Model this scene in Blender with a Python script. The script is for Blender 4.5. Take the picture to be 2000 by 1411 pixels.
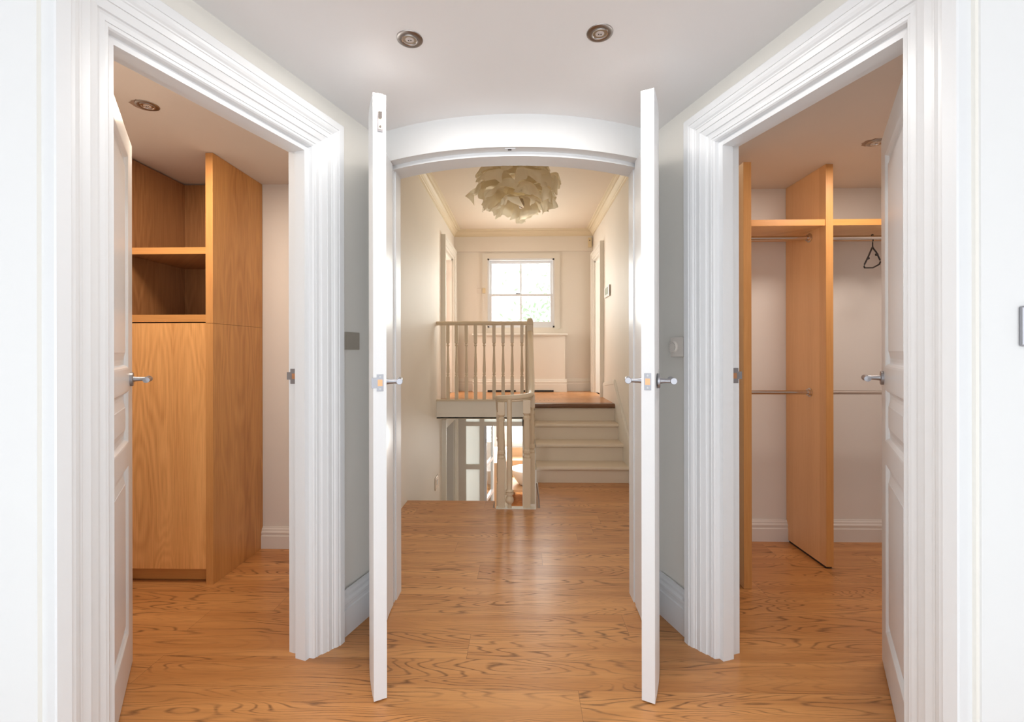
import bpy, math, random
from mathutils import Vector, Matrix, noise
PI = math.pi
for o in list(bpy.data.objects): bpy.data.objects.remove(o)
SC = bpy.context.scene; COL = SC.collection

# ---------------------------------------------------------------- camera
cam_d = bpy.data.cameras.new('camera'); cam = bpy.data.objects.new('camera', cam_d); COL.objects.link(cam)
cam_d.sensor_width = 36.0; cam_d.lens = 16.0; cam_d.clip_start = 0.05; cam_d.clip_end = 200
cam_d.shift_y = -17.5/2000
cam.location = (0, 0, 1.2)
cam.rotation_euler = (Matrix.Rotation(math.radians(1.3), 3, 'Z') @ Matrix.Rotation(PI/2, 3, 'X') @ Matrix.Rotation(math.radians(-0.1), 3, 'Z')).to_euler()
SC.camera = cam

# ---------------------------------------------------------------- world, exposure
w = bpy.data.worlds.new('World'); SC.world = w; w.use_nodes = True
bg = w.node_tree.nodes['Background']; bg.inputs[0].default_value = (0.93, 0.97, 1.0, 1); bg.inputs[1].default_value = 1.3
SC.view_settings.view_transform = 'Standard'; SC.view_settings.look = 'None'
SC.view_settings.gamma = 1; SC.view_settings.use_curve_mapping = False
SC.view_settings.exposure = 0.52

# ---------------------------------------------------------------- daylight through the windows, ceiling lamps, added fill
def area(name, loc, size, rot, power, col=(1, 1, 1)):
    l = bpy.data.lights.new(name, 'AREA'); l.shape = 'RECTANGLE'; l.size, l.size_y = size; l.energy = power; l.color = col
    o = bpy.data.objects.new(name, l); COL.objects.link(o); o.location = loc; o.rotation_euler = rot; return o
area('bedroom_window_daylight', (0.0, -3.05, 1.35), (4.9, 2.1), (PI/2, 0, 0), 30, (0.90, 0.95, 1.0))
area('bedroom_side_fill_left', (-2.62, -2.0, 1.3), (1.9, 1.9), (PI/2, 0, -PI/2), 6, (0.92, 0.96, 1.0))  # added fill lamp at a windowless side wall, brightens lobby and closets
area('bedroom_side_fill_right', (2.62, -2.0, 1.3), (1.9, 1.9), (PI/2, 0, PI/2), 6, (0.92, 0.96, 1.0))  # mirror twin: fill added at the other windowless wall
def lamp(name, loc, power, col, size=.09):
    l = bpy.data.lights.new(name, 'AREA'); l.shape = 'DISK'; l.size = size; l.energy = power; l.color = col
    o = bpy.data.objects.new(name, l); COL.objects.link(o); o.location = loc
lamp('closet_fill_left', (-1.566, 1.868, 2.22), 8.0, (1.0, .82, .64), .3)  # fill added to brighten the closet; its ceiling fitting is unlit
lamp('closet_fill_right', (1.755, 2.10, 2.22), 7.0, (1.0, .87, .76), .3)  # added closet fill near the unlit ceiling fitting
lamp('lobby_downlight_left', (-.370, 1.488, 2.22), 3.9, (1.0, .96, .91), .22)
lamp('lobby_downlight_right', (.253, 1.475, 2.22), 3.9, (1.0, .96, .91), .22)
lamp('landing_pendant', (-.005, 3.8, 2.39), .8, (1.0, .88, .74), .14)
area('landing_window_daylight', (0.0, 6.62, 2.02), (0.85, 0.95), (-PI/2, 0, 0), 24, (1.0, 0.99, 0.97))
area('lower_room_daylight', (0.2, 10.2, -0.2), (1.6, 1.3), (-PI/2, 0, 0), 100, (1.0, 0.99, 0.97))
area('left_bedroom_daylight', (-2.5, 5.7, 1.9), (1.0, 1.2), (PI/2, 0, -PI/2), 37, (1.0, 0.91, 0.85))
area('right_bedroom_daylight', (2.5, 5.8, 1.9), (1.0, 1.2), (PI/2, 0, PI/2), 34, (1.0, 0.93, 0.88))

# ---------------------------------------------------------------- materials
def nt(name):
    m = bpy.data.materials.new(name); m.use_nodes = True; t = m.node_tree
    return m, t, t.nodes['Principled BSDF']
class G:
    """tiny node-graph helper"""
    def __init__(s, t): s.t = t
    def n(s, typ, **k):
        x = s.t.nodes.new(typ)
        for a, b in k.items(): setattr(x, a, b)
        return x
    def m(s, op, a, b=None, c=None):
        x = s.n('ShaderNodeMath', operation=op)
        for i, v in enumerate((a, b, c)):
            if v is None: continue
            if isinstance(v, (int, float)): x.inputs[i].default_value = v
            else: s.t.links.new(v, x.inputs[i])
        return x.outputs[0]
    def vec(s, a, b, c):
        x = s.n('ShaderNodeCombineXYZ')
        for i, v in enumerate((a, b, c)):
            if isinstance(v, (int, float)): x.inputs[i].default_value = v
            else: s.t.links.new(v, x.inputs[i])
        return x.outputs[0]
    def noise(s, v, scale=1, detail=2, rough=.5, dist=0):
        x = s.n('ShaderNodeTexNoise'); s.t.links.new(v, x.inputs['Vector'])
        x.inputs['Scale'].default_value = scale; x.inputs['Detail'].default_value = detail
        x.inputs['Roughness'].default_value = rough; x.inputs['Distortion'].default_value = dist
        return x.outputs['Fac']
    def white(s, v):
        x = s.n('ShaderNodeTexWhiteNoise', noise_dimensions='3D'); s.t.links.new(v, x.inputs['Vector']); return x.outputs['Value']
    def mix(s, f, a, b):
        x = s.n('ShaderNodeMix', data_type='RGBA')
        for i, v in ((0, f), (6, a), (7, b)):
            if isinstance(v, (int, float)): x.inputs[i].default_value = v
            elif isinstance(v, tuple): x.inputs[i].default_value = (*v, 1)
            else: s.t.links.new(v, x.inputs[i])
        return x.outputs[2]
    def sstep(s, v, lo, hi):
        x = s.n('ShaderNodeMapRange', interpolation_type='SMOOTHSTEP'); s.t.links.new(v, x.inputs[0])
        x.inputs[1].default_value = lo; x.inputs[2].default_value = hi; return x.outputs[0]
    def bump(s, h, strength, dist, bsdf):
        x = s.n('ShaderNodeBump'); s.t.links.new(h, x.inputs['Height']); x.inputs['Strength'].default_value = strength
        x.inputs['Distance'].default_value = dist; s.t.links.new(x.outputs[0], bsdf.inputs['Normal'])

def paint(name, c, rough=.5, var=.03, bump=.02, scale=35, coat=0.0):
    m, t, b = nt(name); g = G(t)
    tc = g.n('ShaderNodeTexCoord').outputs['Object']
    f = g.noise(tc, 3, 3)
    t.links.new(g.mix(f, tuple(x*(1-var) for x in c), tuple(min(1, x*(1+var)) for x in c)), b.inputs['Base Color'])
    b.inputs['Roughness'].default_value = rough
    if coat: b.inputs['Coat Weight'].default_value = coat; b.inputs['Coat Roughness'].default_value = .12
    g.bump(g.noise(tc, scale*4, 3), bump, .002, b)
    return m
def metal(name, c, rough=.25):
    m, t, b = nt(name); g = G(t)
    tc = g.n('ShaderNodeTexCoord').outputs['Object']
    t.links.new(g.mix(g.noise(tc, 60, 2), tuple(x*.93 for x in c), c), b.inputs['Base Color'])
    b.inputs['Metallic'].default_value = 1; b.inputs['Roughness'].default_value = rough
    return m
def plain(name, c, rough=.5, **k):
    m, t, b = nt(name); b.inputs['Base Color'].default_value = (*c, 1); b.inputs['Roughness'].default_value = rough
    for a, v in k.items(): b.inputs[a.replace('_', ' ')].default_value = v
    return m

def oak_floor():
    m, t, b = nt('oak_floorboards'); g = G(t)
    xyz = g.n('ShaderNodeSeparateXYZ'); t.links.new(g.n('ShaderNodeTexCoord').outputs['Object'], xyz.inputs[0])
    a, c = xyz.outputs[0], xyz.outputs[1]
    W, L = .157, 1.9
    cw = g.m('ADD', g.m('DIVIDE', c, W), -.299+40)
    row = g.m('FLOOR', cw); fr = g.m('FRACT', cw)
    rr = g.white(g.vec(row, 3.3, 7.7))
    al = g.m('ADD', g.m('DIVIDE', a, L), g.m('MULTIPLY', rr, 5.0))
    seg = g.m('FLOOR', al); fs = g.m('FRACT', al)
    seed = g.white(g.vec(row, seg, 1.7)); seed2 = g.white(g.vec(seg, row, 9.1))
    s1 = g.m('MULTIPLY', seed, 53.0)
    cc = g.m('MULTIPLY', fr, W)
    v1 = g.vec(g.m('ADD', g.m('MULTIPLY', a, 1.15), s1), g.m('ADD', g.m('MULTIPLY', cc, 9.5), g.m('MULTIPLY', seed2, 31.)), s1)
    n1 = g.noise(v1, 1.0, 1.6, .40, .15)
    K = g.m('ADD', 15.0, g.m('MULTIPLY', seed2, 12.0))
    ring = g.m('FRACT', g.m('MULTIPLY', n1, K))
    ringd = g.m('SUBTRACT', 1.0, g.m('ABSOLUTE', g.m('SUBTRACT', g.m('MULTIPLY', ring, 2.0), 1.0)))   # 1 in the band middle
    line = g.sstep(ringd, .60, 1.0)
    brk = g.sstep(g.noise(g.vec(g.m('MULTIPLY', a, 22.), g.m('MULTIPLY', c, 260.), s1), 1, 3, .6), .36, .6)
    mask = g.sstep(g.noise(g.vec(g.m('MULTIPLY', a, 1.3), g.m('ADD', g.m('MULTIPLY', c, 9.), s1), 2.), 1, 1), .34, .6)
    lines = g.m('MULTIPLY', g.m('MULTIPLY', line, g.m('ADD', .45, g.m('MULTIPLY', brk, .55))), g.m('ADD', .16, g.m('MULTIPLY', mask, .84)))
    pore = g.sstep(g.noise(g.vec(g.m('ADD', g.m('MULTIPLY', a, 7.), s1), g.m('MULTIPLY', c, 330.), s1), 1, 3, .65), .5, .72)
    broad = g.noise(g.vec(g.m('ADD', g.m('MULTIPLY', a, .9), s1), g.m('MULTIPLY', c, 14.), s1), 1, 2)
    col = g.mix(seed, (.60, .275, .092), (.72, .350, .125))
    col = g.mix(g.sstep(broad, .3, .7), col, (.53, .228, .072))
    col = g.mix(g.m('MULTIPLY', pore, .38), col, (.20, .088, .035))
    col = g.mix(g.m('MULTIPLY', lines, .80), col, (.12, .048, .018))
    gap = g.m('MAXIMUM', g.m('LESS_THAN', g.m('MINIMUM', fr, g.m('SUBTRACT', 1.0, fr)), .0045),
              g.m('LESS_THAN', fs, .0008))
    col = g.mix(g.m('MULTIPLY', gap, .55), col, (.07, .032, .015))
    t.links.new(col, b.inputs['Base Color'])
    t.links.new(g.m('ADD', .31, g.m('MULTIPLY', lines, .18)), b.inputs['Roughness'])
    b.inputs['Specular IOR Level'].default_value = .42
    b.inputs['Coat Weight'].default_value = .12; b.inputs['Coat Roughness'].default_value = .2
    g.bump(g.m('SUBTRACT', g.m('MULTIPLY', g.m('ADD', lines, pore), -.5), gap), .12, .0015, b)
    return m

def veneer(name, light, dark, along='Z', ring=7.0, seed=0.0, strips=0.0, rough=.36, cathedral=1.0):
    """crown-cut veneer; grain runs along the given axis"""
    m, t, b = nt(name); g = G(t)
    xyz = g.n('ShaderNodeSeparateXYZ'); t.links.new(g.n('ShaderNodeTexCoord').outputs['Object'], xyz.inputs[0])
    if along == 'Z': a, c = xyz.outputs[2], g.m('ADD', xyz.outputs[0], xyz.outputs[1])
    else: a, c = xyz.outputs[0], g.m('ADD', xyz.outputs[1], xyz.outputs[2])
    # broad leaves of veneer, mirrored book-match every 0.36 m
    q = g.m('PINGPONG', g.m('ADD', c, 10+seed), .18)
    v = g.vec(g.m('ADD', g.m('MULTIPLY', a, 1.05), seed*7+3), g.m('MULTIPLY', q, 6.0), seed*3)
    n1 = g.noise(v, 1, 2, .4, .35)
    rf = g.m('SUBTRACT', 1.0, g.m('ABSOLUTE', g.m('SUBTRACT', g.m('MULTIPLY', g.m('FRACT', g.m('MULTIPLY', n1, ring*2)), 2.), 1.)))
    line = g.m('MULTIPLY', g.m('MULTIPLY', g.sstep(rf, .0, 1.0), g.sstep(g.noise(g.vec(g.m('MULTIPLY', a, 1.2), g.m('MULTIPLY', c, 5.), seed+9.), 1, 1), .3, .6)), cathedral)
    fine = g.noise(g.vec(g.m('MULTIPLY', a, 5.), g.m('MULTIPLY', c, 210.), 3.), 1, 3, .6)
    br = g.noise(g.vec(g.m('MULTIPLY', a, .5), g.m('MULTIPLY', c, 9.), seed+4.), 1, 2)
    f = g.m('ADD', g.m('MULTIPLY', line, .32), g.m('ADD', g.m('MULTIPLY', g.sstep(fine, .35, .7), .34), g.m('MULTIPLY', g.sstep(br, .3, .7), .34)))
    if strips:
        st = g.white(g.vec(g.m('FLOOR', g.m('DIVIDE', c, strips)), 4., seed))
        f = g.m('ADD', g.m('MULTIPLY', f, .6), g.m('MULTIPLY', st, .4))
    t.links.new(g.mix(f, light, dark), b.inputs['Base Color'])
    b.inputs['Roughness'].default_value = rough
    g.bump(fine, .06, .001, b)
    return m

M = {}
M['trim'] = paint('white_gloss_paint', (.83, .84, .855), .33, .01, .01, 12)
M['lobby_wall'] = paint('lightened_wall_paint', (.90, .87, .81), .6, .012, .03)  # same room paint, lightened and warmed to stand in for missing light
M['wall'] = paint('white_wall_paint', (.80, .80, .80), .6, .012, .03)
M['lobby_ceiling'] = paint('ceiling_paint', (.86, .84, .835), .7, .012, .03)
M['hall_wall'] = paint('warm_tinted_wall_paint', (.86, .79, .69), .6, .02, .03)  # near-white walls; warm bounce off the wood is put into the colour
M['hall_ceiling'] = paint('cream_ceiling_paint', (.82, .69, .545), .7, .02, .03)
M['hall_trim'] = paint('cream_trim_paint', (.84, .79, .70), .4, .012, .01)
M['cornice'] = paint('cornice_cream_paint', (.83, .71, .51), .55, .015, .02)
M['banister'] = paint('banister_cream_gloss', (.72, .585, .42), .32, .02, .01, 12)
M['step'] = paint('stair_cream_paint', (.78, .66, .52), .4, .02, .01, 12)
M['closet_wall'] = paint('closet_wall_paint', (.80, .765, .74), .6, .015, .03)
M['closet_ceiling'] = paint('closet_ceiling_paint', (.74, .67, .62), .65, .03, .03)
M['floor'] = oak_floor()
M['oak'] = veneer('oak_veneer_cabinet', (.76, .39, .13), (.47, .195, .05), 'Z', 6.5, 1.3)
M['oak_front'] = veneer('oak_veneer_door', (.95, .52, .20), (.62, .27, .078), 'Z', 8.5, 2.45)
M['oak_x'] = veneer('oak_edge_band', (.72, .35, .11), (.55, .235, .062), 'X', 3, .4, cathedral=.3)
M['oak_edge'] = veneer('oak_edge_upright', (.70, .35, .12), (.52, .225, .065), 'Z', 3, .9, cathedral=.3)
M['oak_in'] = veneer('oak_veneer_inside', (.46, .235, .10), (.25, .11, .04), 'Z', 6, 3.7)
M['beech'] = veneer('strip_veneer_divider', (.95, .62, .33), (.74, .43, .20), 'Z', 3, 5.1, .062, cathedral=.25)
M['oak_low'] = veneer('pale_oak_unit', (.62, .42, .25), (.50, .31, .17), 'Z', 3, .2, cathedral=.3)
M['nosing'] = veneer('dark_oak_nosing', (.22, .10, .045), (.10, .042, .02), 'X', 4, .2, rough=.3)
M['chrome'] = metal('satin_chrome', (.40, .40, .43), .40)
M['bolt'] = metal('bolt_steel', (.30, .285, .30), .4)
M['polished'] = metal('polished_chrome', (.66, .62, .60), .12)
M['steel'] = metal('brushed_steel_plate', (.66, .60, .52), .42)
M['brass'] = metal('copper_latch', (.75, .40, .22), .35)
M['bezel'] = metal('downlight_bezel', (.36, .33, .31), .3)
M['lens'] = plain('lamp_glass', (.62, .55, .52), .08, Specular_IOR_Level=.8)
M['black'] = plain('black_plastic', (.012, .012, .014), .35)
M['dark'] = plain('dark_gap', (.03, .024, .02), .7)
M['screw'] = metal('screw_steel', (.5, .5, .5), .35)
M['plastic'] = plain('ivory_plastic', (.78, .72, .66), .35)
M['yellowed'] = plain('yellowed_plastic', (.80, .66, .42), .4)
M['green_screen'] = plain('grey_green_display', (.42, .50, .40), .25)
M['ceramic'] = plain('white_ceramic', (.86, .87, .88), .15)
M['pink'] = paint('pink_room_paint', (.86, .74, .68), .6)

def glass_mat():
    m, t, b = nt('window_glass'); t.nodes.remove(b); g = G(t)
    tr = g.n('ShaderNodeBsdfTransparent'); gl = g.n('ShaderNodeBsdfGlossy'); gl.inputs['Roughness'].default_value = .02
    fr = g.n('ShaderNodeFresnel'); fr.inputs[0].default_value = 1.45
    mx = g.n('ShaderNodeMixShader'); t.links.new(g.m('MULTIPLY', fr.outputs[0], .6), mx.inputs[0]); t.links.new(tr.outputs[0], mx.inputs[1]); t.links.new(gl.outputs[0], mx.inputs[2])
    tr.inputs[0].default_value = (.96, .985, .975, 1)
    t.links.new(mx.outputs[0], t.nodes['Material Output'].inputs[0]); return m
M['glass'] = glass_mat()
def frosted():
    m, t, b = nt('frosted_glass'); t.nodes.remove(b); g = G(t)
    tl = g.n('ShaderNodeBsdfTranslucent'); tl.inputs[0].default_value = (.90, .93, .91, 1)
    df = g.n('ShaderNodeBsdfDiffuse'); df.inputs[0].default_value = (.84, .88, .86, 1)
    mx = g.n('ShaderNodeMixShader'); mx.inputs[0].default_value = .35
    t.links.new(tl.outputs[0], mx.inputs[1]); t.links.new(df.outputs[0], mx.inputs[2])
    t.links.new(mx.outputs[0], t.nodes['Material Output'].inputs[0]); return m
M['frosted'] = frosted()
def fabric():
    m, t, b = nt('crinkled_lamp_fabric'); t.nodes.remove(b); g = G(t)
    tc = g.n('ShaderNodeTexCoord').outputs['Object']
    c = g.mix(g.noise(tc, 9, 3), (.88, .79, .60), (.97, .91, .77))
    tl = g.n('ShaderNodeBsdfTranslucent'); df = g.n('ShaderNodeBsdfDiffuse')
    t.links.new(c, tl.inputs[0]); t.links.new(c, df.inputs[0])
    mx = g.n('ShaderNodeMixShader'); mx.inputs[0].default_value = .42
    t.links.new(tl.outputs[0], mx.inputs[1]); t.links.new(df.outputs[0], mx.inputs[2])
    t.links.new(mx.outputs[0], t.nodes['Material Output'].inputs[0]); return m
M['fabric'] = fabric()
M['leaf'] = paint('sunlit_leaf', (.56, .74, .46), .5, .15)  # pale green stands in for strong sunlight on the leaves

# ---------------------------------------------------------------- mesh helpers
class MB:
    def __init__(s): s.v = []; s.f = []; s.mi = []; s.cur = 0
    def add(s, vs, fs):
        k = len(s.v); s.v += [tuple(p) for p in vs]; s.f += [tuple(i+k for i in f) for f in fs]; s.mi += [s.cur]*len(fs); return s
    def mat(s, i): s.cur = i; return s
    def box(s, x0, x1, y0, y1, z0, z1):
        return s.prism([(x0, y0), (x1, y0), (x1, y1), (x0, y1)], z0, z1)
    def prism(s, pts, z0, z1):
        n = len(pts)
        A = sum(pts[i][0]*pts[(i+1) % n][1]-pts[(i+1) % n][0]*pts[i][1] for i in range(n))
        if A < 0: pts = pts[::-1]
        vs = [(x, y, z0) for x, y in pts]+[(x, y, z1) for x, y in pts]
        fs = [tuple(range(n-1, -1, -1)), tuple(range(n, 2*n))]+[(i, (i+1) % n, n+(i+1) % n, n+i) for i in range(n)]
        return s.add(vs, fs)
    def obox(s, o, u, v, w, a, b, c):
        """box from o spanned by unit axes u,v,w with ranges a,b,c"""
        o, u, v, w = map(Vector, (o, u, v, w)); vs = []
        for k in c:
            for (i, j) in ((a[0], b[0]), (a[1], b[0]), (a[1], b[1]), (a[0], b[1])): vs.append(o+u*i+v*j+w*k)
        fs = [(3, 2, 1, 0), (4, 5, 6, 7), (0, 1, 5, 4), (1, 2, 6, 5), (2, 3, 7, 6), (3, 0, 4, 7)]
        if u.cross(v).dot(w) < 0: fs = [f[::-1] for f in fs]
        return s.add(vs, fs)
    def lathe(s, o, prof, n=24, u=(1, 0, 0), v=(0, 1, 0), w=(0, 0, 1)):
        o, u, v, w = map(Vector, (o, u, v, w)); vs = []; fs = []
        for r, h in prof:
            for i in range(n):
                a = 2*PI*i/n; vs.append(o+u*(r*math.cos(a))+v*(r*math.sin(a))+w*h)
        for j in range(len(prof)-1):
            for i in range(n):
                k = (i+1) % n; fs.append((j*n+i, j*n+k, (j+1)*n+k, (j+1)*n+i))
        if prof[0][0] > 1e-5: fs.append(tuple(range(n-1, -1, -1)))
        if prof[-1][0] > 1e-5: fs.append(tuple((len(prof)-1)*n+i for i in range(n)))
        return s.add(vs, fs)
    def tube(s, pts, r, n=10, rx=None, caps=True):
        """tube along pts; r radius or list; rx lets the section be an ellipse (half-width sideways)"""
        pts = [Vector(p) for p in pts]; vs = []; fs = []
        for i, p in enumerate(pts):
            t = (pts[min(i+1, len(pts)-1)]-pts[max(i-1, 0)]).normalized()
            up = Vector((0, 0, 1)) if abs(t.z) < .95 else Vector((0, 1, 0))
            sd = t.cross(up).normalized(); u2 = sd.cross(t)
            rr = r[i] if isinstance(r, list) else r; rw = rx or rr
            for k in range(n):
                a = 2*PI*k/n; vs.append(p+sd*(rw*math.cos(a))+u2*(rr*math.sin(a)))
        for i in range(len(pts)-1):
            for k in range(n):
                q = (k+1) % n; fs.append((i*n+k, i*n+q, (i+1)*n+q, (i+1)*n+k))
        if caps: fs += [tuple(range(n-1, -1, -1)), tuple((len(pts)-1)*n+k for k in range(n))]
        return s.add(vs, fs)
    def build(s, name, mats, parent=None, smooth=False, bevel=0, label=None):
        me = bpy.data.meshes.new(name); me.from_pydata(s.v, [], s.f)
        if not isinstance(mats, (list, tuple)): mats = [mats]
        for m in mats: me.materials.append(M[m] if isinstance(m, str) else m)
        me.polygons.foreach_set('material_index', s.mi)
        o = bpy.data.objects.new(name, me); COL.objects.link(o)
        me.update()
        import bmesh
        bm = bmesh.new(); bm.from_mesh(me); bmesh.ops.recalc_face_normals(bm, faces=bm.faces); bm.to_mesh(me); bm.free()
        if smooth:
            me.polygons.foreach_set('use_smooth', [True]*len(me.polygons))
            try: me.set_sharp_from_angle(angle=math.radians(38))
            except Exception: pass
        if parent: o.parent = parent
        if bevel:
            b = o.modifiers.new('bevel', 'BEVEL'); b.width = bevel; b.segments = 2; b.limit_method = 'ANGLE'; b.angle_limit = math.radians(50)
        if label: o['label'] = label
        return o
def tag(o, label=None, cat=None, group=None, kind=None):
    if label: o['label'] = label
    if cat: o['category'] = cat
    if group: o['group'] = group
    if kind: o['kind'] = kind
    return o
def st(o, label=None): o['kind'] = 'structure'; return tag(o, label)
def empty(name, loc=(0, 0, 0)):
    # parts are modelled in world coordinates; keep the root at the thing's base and offset the parts
    o = bpy.data.objects.new(name, None); COL.objects.link(o); o.location = loc; o.empty_display_size = .05; return o
def settle(root):
    """keep world positions of parts under a root that has a location"""
    inv = Matrix.Translation(-Vector(root.location))
    for c in root.children: c.matrix_parent_inverse = inv

# ================================================================ plan frames of the two canted walls
class Wall:
    def __init__(s, o, d, n): s.o = Vector(o); s.d = Vector(d).normalized(); s.n = Vector(n).normalized()
    def p(s, a, t): q = s.o+s.d*a+s.n*t; return (q.x, q.y)
    def P(s, a, t, z): q = s.o+s.d*a+s.n*t; return Vector((q.x, q.y, z))
LW = Wall((-.849, 1.751), (.307, .952), (.952, -.307)); LS = (-.642, 0.0); LH = 1.987; LT = .022
RW = Wall((.780, 1.780), (-.31, .951), (-.951, -.31)); RS = (-.628, 0.0); RH = 2.0; RT = .026
CEIL = 2.235; HC = 2.90; LZ = .655; LOW = -1.75
HXL, HXR = -.955, .985
TH = .115                        # thickness of the canted walls behind the face

# ---------------------------------------------------------------- floors
fl = MB()
fl.prism([(-2.7, -3.2), (2.7, -3.2), (2.7, 3.2), (HXR+.02, 3.2), (HXR+.02, 4.19), (.142, 4.19), (.135, 3.50), (-.23, 3.50), (-.23, 3.665), (HXL-.03, 3.665), (HXL-.03, 3.2), (-2.7, 3.2)], -.03, 0)
st(fl.build('floor', 'floor'))
lf = MB(); lf.prism([(HXL-.4, 5.07), (.10, 5.07), (.10, 4.83), (HXR+.4, 4.83), (HXR+.4, 6.42), (HXL-.4, 6.42)], LZ-.03, LZ)
st(lf.build('floor_landing', 'floor'))
M['bounce_carpet'] = paint('pale_bounce_carpet', (.80, .79, .77), .9, .05, .2)  # pale floor covering invented behind the camera to bounce light forward
o = MB().box(-2.7, 2.7, -3.1, .72, 0, .008).build('bounce_carpet', 'bounce_carpet'); tag(o, 'unseen pale floor covering added to bounce light in the camera room, behind the oak boards', 'bounce_carpet', kind='structure')
st(MB().box(-2.6, 2.6, 5.0, 10.6, LOW-.03, LOW).build('floor_lower', 'floor'))

# ---------------------------------------------------------------- canted walls with the wardrobe openings
def canted(W, S, Hh, T, name, s_near, s_far):
    m = MB()
    def seg(a0, a1, z0, z1): m.prism([W.p(a0, T), W.p(a1, T), W.p(a1, T-TH), W.p(a0, T-TH)], z0, z1)
    seg(s_near, S[0]-.028, 0, CEIL); seg(S[1]+.028, s_far, 0, CEIL); seg(S[0]-.028, S[1]+.028, Hh+.028, CEIL)
    return st(m.build(name, 'lobby_wall'))
canted(LW, LS, LH, LT, 'wall_left', -.80, .43)
canted(RW, RS, RH, RT, 'wall_right', -.785, .40)

PROF = [(0, .004), (.019, .006), (.021, .022), (.025, .027), (.033, .028), (.0335, .031), (.046, .032), (.052, .035), (.054, .040), (.070, .046), (.074, .0475), (.0745, .051), (.092, .053), (.094, .056), (.098, .0565), (.103, .062), (.111, .066), (.120, .067), (.1205, .070), (.147, .070), (.150, .067), (.150, .0)]
def casing(W, S, Hh, T, name):
    """mitred architrave: up, over, down"""
    m = MB(); n = len(PROF); vs = []
    for (w_, t) in PROF:
        t2 = max(t, T) if w_ > .14 and t == 0 else t
        if t == 0: t2 = T
        vs += [W.P(S[0]-w_, t2, 0), W.P(S[0]-w_, t2, Hh+w_), W.P(S[1]+w_, t2, Hh+w_), W.P(S[1]+w_, t2, 0)]
    fs = []
    for i in range(n-1):
        for k in range(3): fs.append((i*4+k, i*4+k+1, (i+1)*4+k+1, (i+1)*4+k))
    m.add(vs, fs)
    # lining: reveal, then rebate for the door
    def lin(a, b, t0, t1, za, zb): m.prism([W.p(a, t0), W.p(b, t0), W.p(b, t1), W.p(a, t1)], za, zb)
    lin(S[0], S[0]-.03, .004, -.045, 0, Hh); lin(S[0]-.028, S[0]-.045, -.04, T-TH-.004, 0, Hh+.02)
    lin(S[1], S[1]+.03, .004, -.045, 0, Hh); lin(S[1]+.022, S[1]+.045, -.04, T-TH-.004, 0, Hh+.02)
    lin(S[0]-.03, S[1]+.03, .004, -.045, Hh, Hh+.03); lin(S[0]-.045, S[1]+.045, -.04, T-TH-.004, Hh+.016, Hh+.04)
    return st(m.build(name, 'trim'))
casing(LW, LS, LH, LT, 'trim_1'); casing(RW, RS, RH, RT, 'trim_2')

def skirt_profile(h): return [(.022, 0), (.022, h*.60), (.018, h*.62), (.018, h*.70), (.020, h*.72), (.020, h*.78), (.014, h*.84), (.013, h*.90), (.008, h*.95), (.006, h), (0, h)]
def skirting(name, p0, p1, nrm, h, mat, z=0, kind=True):
    """skirting board from p0 to p1, standing off the wall along nrm"""
    p0, p1, nrm = Vector(p0), Vector(p1), Vector(nrm).normalized(); m = MB(); pr = skirt_profile(h)+[(0, 0)]
    vs = []
    for (t, zz) in pr:
        for p in (p0, p1): q = p+nrm*t; vs.append((q.x, q.y, z+zz))
    n = len(pr); fs = [(2*i, 2*i+1, 2*((i+1) % n)+1, 2*((i+1) % n)) for i in range(n)]
    fs += [tuple(2*i for i in range(n)), tuple(2*i+1 for i in range(n))]
    m.add(vs, fs); o = m.build(name, mat)
    if kind: st(o)
    return o
skirting('baseboard_left', LW.p(.15, LT+.008), LW.p(.40, LT+.008), LW.n, .186, 'trim')
skirting('baseboard_right', RW.p(.15, RT+.003), RW.p(.37, RT+.003), RW.n, .186, 'trim')

# ---------------------------------------------------------------- wall of the camera's room, either side of the lobby
m = MB(); q = LW.p(-.80, LT)
m.prism([(q[0], q[1]), (-2.7, q[1]), (-2.7, q[1]+.1), (q[0]-.05, q[1]+.1), LW.p(-.79, LT-.02)], 0, 2.6); st(m.build('wall_front_left', 'wall'))
m = MB(); q2 = RW.p(-.785, RT)
m.prism([(q2[0]+.012, q2[1]), (2.7, q2[1]), (2.7, q2[1]+.1), (q2[0]+.05, q2[1]+.1), RW.p(-.775, RT-.01)], 0, 2.6); st(m.build('wall_front_right', 'wall'))
# the room behind the camera
st(MB().box(-2.8, -2.7, -3.2, 1.1, 0, 2.6).build('wall_room_left', 'wall'))
st(MB().box(2.7, 2.8, -3.2, 1.1, 0, 2.6).build('wall_room_right', 'wall'))
m = MB(); m.box(-2.7, 2.7, -3.2, -3.1, 0, .28); m.box(-2.7, 2.7, -3.2, -3.1, 2.42, 2.6)
st(m.build('wall_back', 'wall'))
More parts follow.
